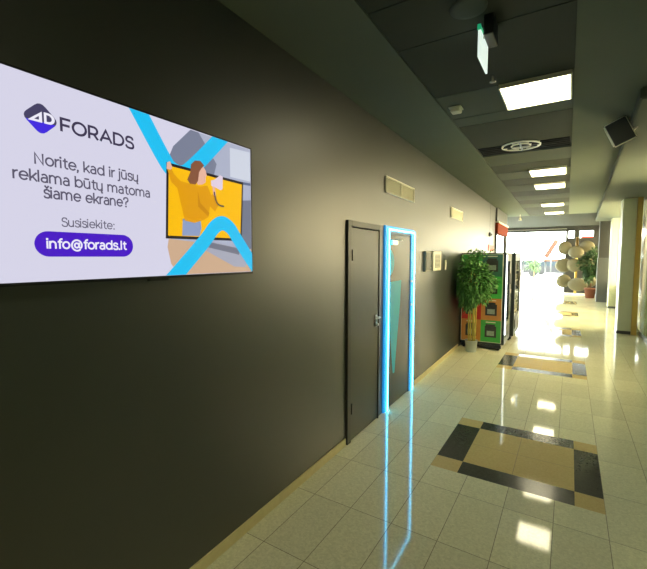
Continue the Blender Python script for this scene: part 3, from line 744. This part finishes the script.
for xx in (.3, 1.8): obj('post', T([(xx, 30, -.02), (xx, 30, 1.45)], .04, 8), M['dgrey'], t)
t = thing('hanging_sign', 'red sign seen through the high windows by the entrance', 'sign', (2.4, 22.9, 2.7))
obj('panel', B(((2.1, 22.9, 2.62), (2.75, 22.95, 2.74)), bevel=.005), M['signred'], t)
obj('post', T([(2.45, 22.97, -.02), (2.45, 22.97, 2.7)], .03, 8), M['dgrey'], t)

# ------------------------------------------------------------------ ceiling fittings
cl0 = thing('ceiling_light', 'large nearest lit ceiling light panel', 'ceiling light', (1.385, 3.86, CE-.02), 'square lit ceiling light panels')
def light_parts(root, c, w, d):
    x, y, z = c
    fr_ = obj('frame', B(((x-w/2-.012, y-d/2-.012, z), (x+w/2+.012, y-d/2, z+.04)), ((x-w/2-.012, y+d/2, z), (x+w/2+.012, y+d/2+.012, z+.04)),
        ((x-w/2-.012, y-d/2, z), (x-w/2, y+d/2, z+.04)), ((x+w/2, y-d/2, z), (x+w/2+.012, y+d/2, z+.04))), M['white'], root)
    obj('diffuser', B(((x-w/2, y-d/2, z+.004), (x+w/2, y+d/2, z+.03))), M['lamp'], root)
light_parts(cl0, (1.385, 3.86, CE-.02), .49, .54)
for (x, y, lb) in ((1.32, 7.48, 'lit ceiling light panel second from the camera, first of the near pair'), (1.29, 8.98, 'lit ceiling light panel third from the camera, second of the near pair'),
                   (1.23, 12.2, 'lit ceiling light panel fourth from the camera, first of the far pair'), (1.20, 14.5, 'farthest lit ceiling light panel, small and next to the hall')):
    dup(cl0, (x, y, CE-.02), lb)
dup(cl0, (1.385, -.2, CE-.02), 'lit ceiling light panel overhead, before the frame begins')
for yy, ww in ((-1.1, 'just'), (-2.4, 'far')): dup(cl0, (1.385, yy, CE-.02), 'lit ceiling light panel %s behind the viewer' % ww)

ex = thing('exit_sign', 'white and green exit sign seen edge-on, hanging from the ceiling', 'exit sign', (1.2, 2.7, CE))
obj('housing', B(((1.20, 2.52, CE-.10), (1.255, 2.70, CE+.02)), bevel=.008), M['black'], ex)
pn = obj('panel', B(((1.175, 2.50, CE-.225), (1.187, 2.76, CE-.06)), bevel=.002), M['white_emit'], ex)
obj('green_edge', B(((1.172, 2.492, CE-.075), (1.192, 2.50, CE-.045)), ((1.172, 2.5, CE-.06), (1.192, 2.58, CE-.05))), M['green_emit'], pn)
obj('hanger', T([(1.2, 2.6, CE-.05), (1.185, 2.6, CE-.08)], .008, 8), M['steel'], ex)

t = thing('smoke_detector', 'small white box sensor on the ceiling left of the nearest light', 'detector', (.71, 3.87, CE))
obj('base', B(((.665, 3.81, CE-.012), (.775, 3.93, CE)), bevel=.004), M['white'], t)
obj('dome', B(((.675, 3.82, CE-.045), (.765, 3.92, CE-.012)), bevel=.014, seg=3), M['white'], t)
t = thing('ceiling_sprinkler', 'small metal sprinkler head on the ceiling beside the exit sign', 'sprinkler', (1.118, 3.375, CE))
obj('stem', T([(1.118, 3.375, CE+.02), (1.118, 3.375, CE-.035)], .009, 10), M['steel'], t)
obj('deflector', L([(.012, -.040), (.024, -.036), (.024, -.033), (.006, -.03)], (1.118, 3.375, CE), 14), M['steel'], t)
t = thing('ceiling_speaker', 'round flush grey disc in the nearest ceiling panel at the top edge', 'speaker', (1.14, 2.40, CE))
obj('rim', L([(.075, .0), (.10, .0), (.102, .008), (.10, .014), (.075, .014)], (1.14, 2.40, CE+.003), 32), M['panel2'], t)
obj('grille', L([(.01, .001), (.07, .003), (.07, .012)], (1.14, 2.40, CE+.004), 28), M['panel'], t)
sl = thing('ceiling_slot_vent', 'dark slot grille across the ceiling panels behind the nearest light', 'vent', (1.1, 5.76, CE))
obj('bars', B(*[((xl(5.7)+.02, 5.55+.09*k, CE+.008), (xr_(5.7)-.02, 5.575+.09*k, CE+.03)) for k in range(5)]), M['gap'], sl)
def ring(x, y, r0, r1, z):
    bm = bmesh.new(); lathe(bm, [(r0, z), (r1, z), (r1, z+.012), (r0, z+.012)], (x, y, 0), 36); 
    return bm
rd = thing('ceiling_diffuser', 'white round ring diffuser over the dark ceiling slot', 'diffuser', (1.1, 5.63, CE))
bm = bmesh.new()
def annulus(bm, x, y, r0, r1, z0, z1, n=40):
    q = [[bm.verts.new((x+r*math.cos(2*math.pi*k/n), y+r*math.sin(2*math.pi*k/n), z)) for k in range(n)] for r, z in ((r0, z0), (r1, z0), (r1, z1), (r0, z1))]
    for a in range(4):
        for k in range(n): bm.faces.new((q[a][k], q[a][(k+1) % n], q[(a+1) % 4][(k+1) % n], q[(a+1) % 4][k]))
annulus(bm, 1.1, 5.62, .205, .225, CE-.002, CE+.03); obj('outer_ring', bm, M['white'], rd)
bm = bmesh.new(); annulus(bm, 1.1, 5.62, .10, .118, CE-.002, CE+.03); obj('inner_ring', bm, M['white'], rd)
obj('spokes', B(((.89, 5.612, CE-.004), (1.31, 5.628, CE+.006)), ((1.092, 5.41, CE-.0041), (1.108, 5.83, CE+.0061))), M['dgrey'], rd)
dlt = thing('downlight', 'small pendant downlight where the left soffit ends', 'downlight', (.22, 14.6, CE))
obj('stem', T([(.22, 14.6, CE), (.22, 14.6, CE-.1)], .012, 8), M['white'], dlt)
obj('shade', L([(.03, -.10), (.05, -.19), (.045, -.19), (.02, -.11)], (.22, 14.6, CE), 16), M['white'], dlt)

# loudspeaker on the right
ls = thing('ceiling_loudspeaker', 'dark wedge loudspeaker tilted down from the right ceiling beam', 'loudspeaker', (2.06, 5.0, 3.0))
# the cabinet is rolled on its bracket and aimed back down the corridor
sp_c = Vector((2.05, 5.0, 2.985))
sp_n = Vector((.02, -.93, -.05)).normalized()                      # the way the grille faces
sp_u = Vector((.87, .18, .42)); sp_u = (sp_u-sp_n*sp_u.dot(sp_n)).normalized()
sp_v = sp_u.cross(sp_n)
R = Matrix(((sp_u.x, -sp_n.x, -sp_v.x), (sp_u.y, -sp_n.y, -sp_v.y), (sp_u.z, -sp_n.z, -sp_v.z))).to_4x4()
if R.determinant() < 0: R = R @ Matrix.Scale(-1, 4, (0, 0, 1))
def loc_bm(bm): bmesh.ops.transform(bm, matrix=Matrix.Translation(sp_c) @ R, verts=bm.verts[:]); return bm
bm = bmesh.new()
a = [bm.verts.new(p) for p in ((-.10, -.08, -.125), (.10, -.08, -.125), (.10, -.08, .125), (-.10, -.08, .125))]
b = [bm.verts.new(p) for p in ((-.08, .09, -.10), (.08, .09, -.10), (.08, .09, .10), (-.08, .09, .10))]
bm.faces.new(a); bm.faces.new(b[::-1])
for i in range(4): bm.faces.new((a[i], a[(i+1) % 4], b[(i+1) % 4], b[i]))
bmesh.ops.bevel(bm, geom=bm.edges[:], offset=.012, segments=2, affect='EDGES')
obj('cabinet', loc_bm(bm), M['offwhite'], ls)
obj('grille', loc_bm(B(((-.088, -.088, -.113), (.088, -.079, .113)), bevel=.004)), M['dgrey'], ls)
obj('bracket', T([(2.10, 5.02, 3.0), (2.17, 5.06, 3.02), (2.22, 5.07, 3.07)], .012, 8), M['steel'], ls)
obj('cable', T([(2.12, 5.06, 2.99), (2.15, 5.05, 3.05), (2.15, 5.06, 3.12), (2.135, 5.07, 3.139)], .006, 6), M['copper'], ls)

# the left wall stands at a slight angle to the floor tiles: turn it with everything fixed to it or standing along it
ANG, PIV = .016, Vector((0, 1.6, 0))
RZ = Matrix.Rotation(ANG, 4, 'Z')
for o in [o for o in COL.objects if o.parent is None]:
    k = o.name.split('.')[0]
    if k in ('wall_left', 'baseboard_left', 'window_1', 'door_1', 'door_2', 'light_portal', 'television', 'wall_vent', 'control_panel', 'wall_cabinet',
             'light_switch', 'alarm_sign', 'wall_sensor', 'vending_machine', 'potted_bamboo'):
        p = o.location.copy()
        if k not in ('wall_left', 'baseboard_left', 'window_1', 'television'): p.y += .035*(p.y-1.6)
        if k in ('vending_machine', 'potted_bamboo'): p.y -= .035*(p.y-1.6)
        p.y += {'television': -.010, 'light_portal': .07, 'door_2': .07, 'control_panel': .08, 'alarm_sign': .45, 'wall_sensor': .4, 'wall_cabinet': .04, 'door_1': -.02}.get(k, 0)
        if k == 'television': p.z -= .008
        if k == 'window_1': p.x += .045
        if o.name == 'wall_vent': p.y -= .03
        if o.name == 'wall_vent.001': p.y += .2
        if k == 'potted_bamboo': p.x += .06
        o.location = PIV+RZ @ (p-PIV); o.rotation_euler.z = ANG

# ------------------------------------------------------------------ daylight
w = bpy.data.worlds.new('World'); S.world = w; w.use_nodes = True
nt = w.node_tree; bg = nt.nodes['Background']
bg.inputs['Color'].default_value = (1, .985, .93, 1); bg.inputs['Strength'].default_value = 6.0
sun = bpy.data.lights.new('sun', 'SUN'); sun.energy = 1.5; sun.angle = .02; sun.color = (1, .95, .86)
so = bpy.data.objects.new('sun', sun); COL.objects.link(so)
dirv = Vector((.25, -.40, -.88)); so.rotation_euler = dirv.to_track_quat('-Z', 'Y').to_euler()

# ------------------------------------------------------------------ camera
cam = bpy.data.cameras.new('camera'); co = bpy.data.objects.new('camera', cam); COL.objects.link(co)
cam.sensor_fit = 'HORIZONTAL'; cam.sensor_width = 36; cam.lens = 391.6/647*36
co.location = (1.6807, 0, 1.7456)
co.rotation_mode = 'XYZ'; co.rotation_euler = (math.radians(90-4.054), 0, math.radians(32.152))
cam.clip_start = .02; cam.clip_end = 500
S.camera = co
vs = S.view_settings
S.display_settings.display_device = 'sRGB'
vs.view_transform = 'Standard'; vs.look = 'None'; vs.gamma = 1; vs.use_curve_mapping = False; vs.exposure = EXPO
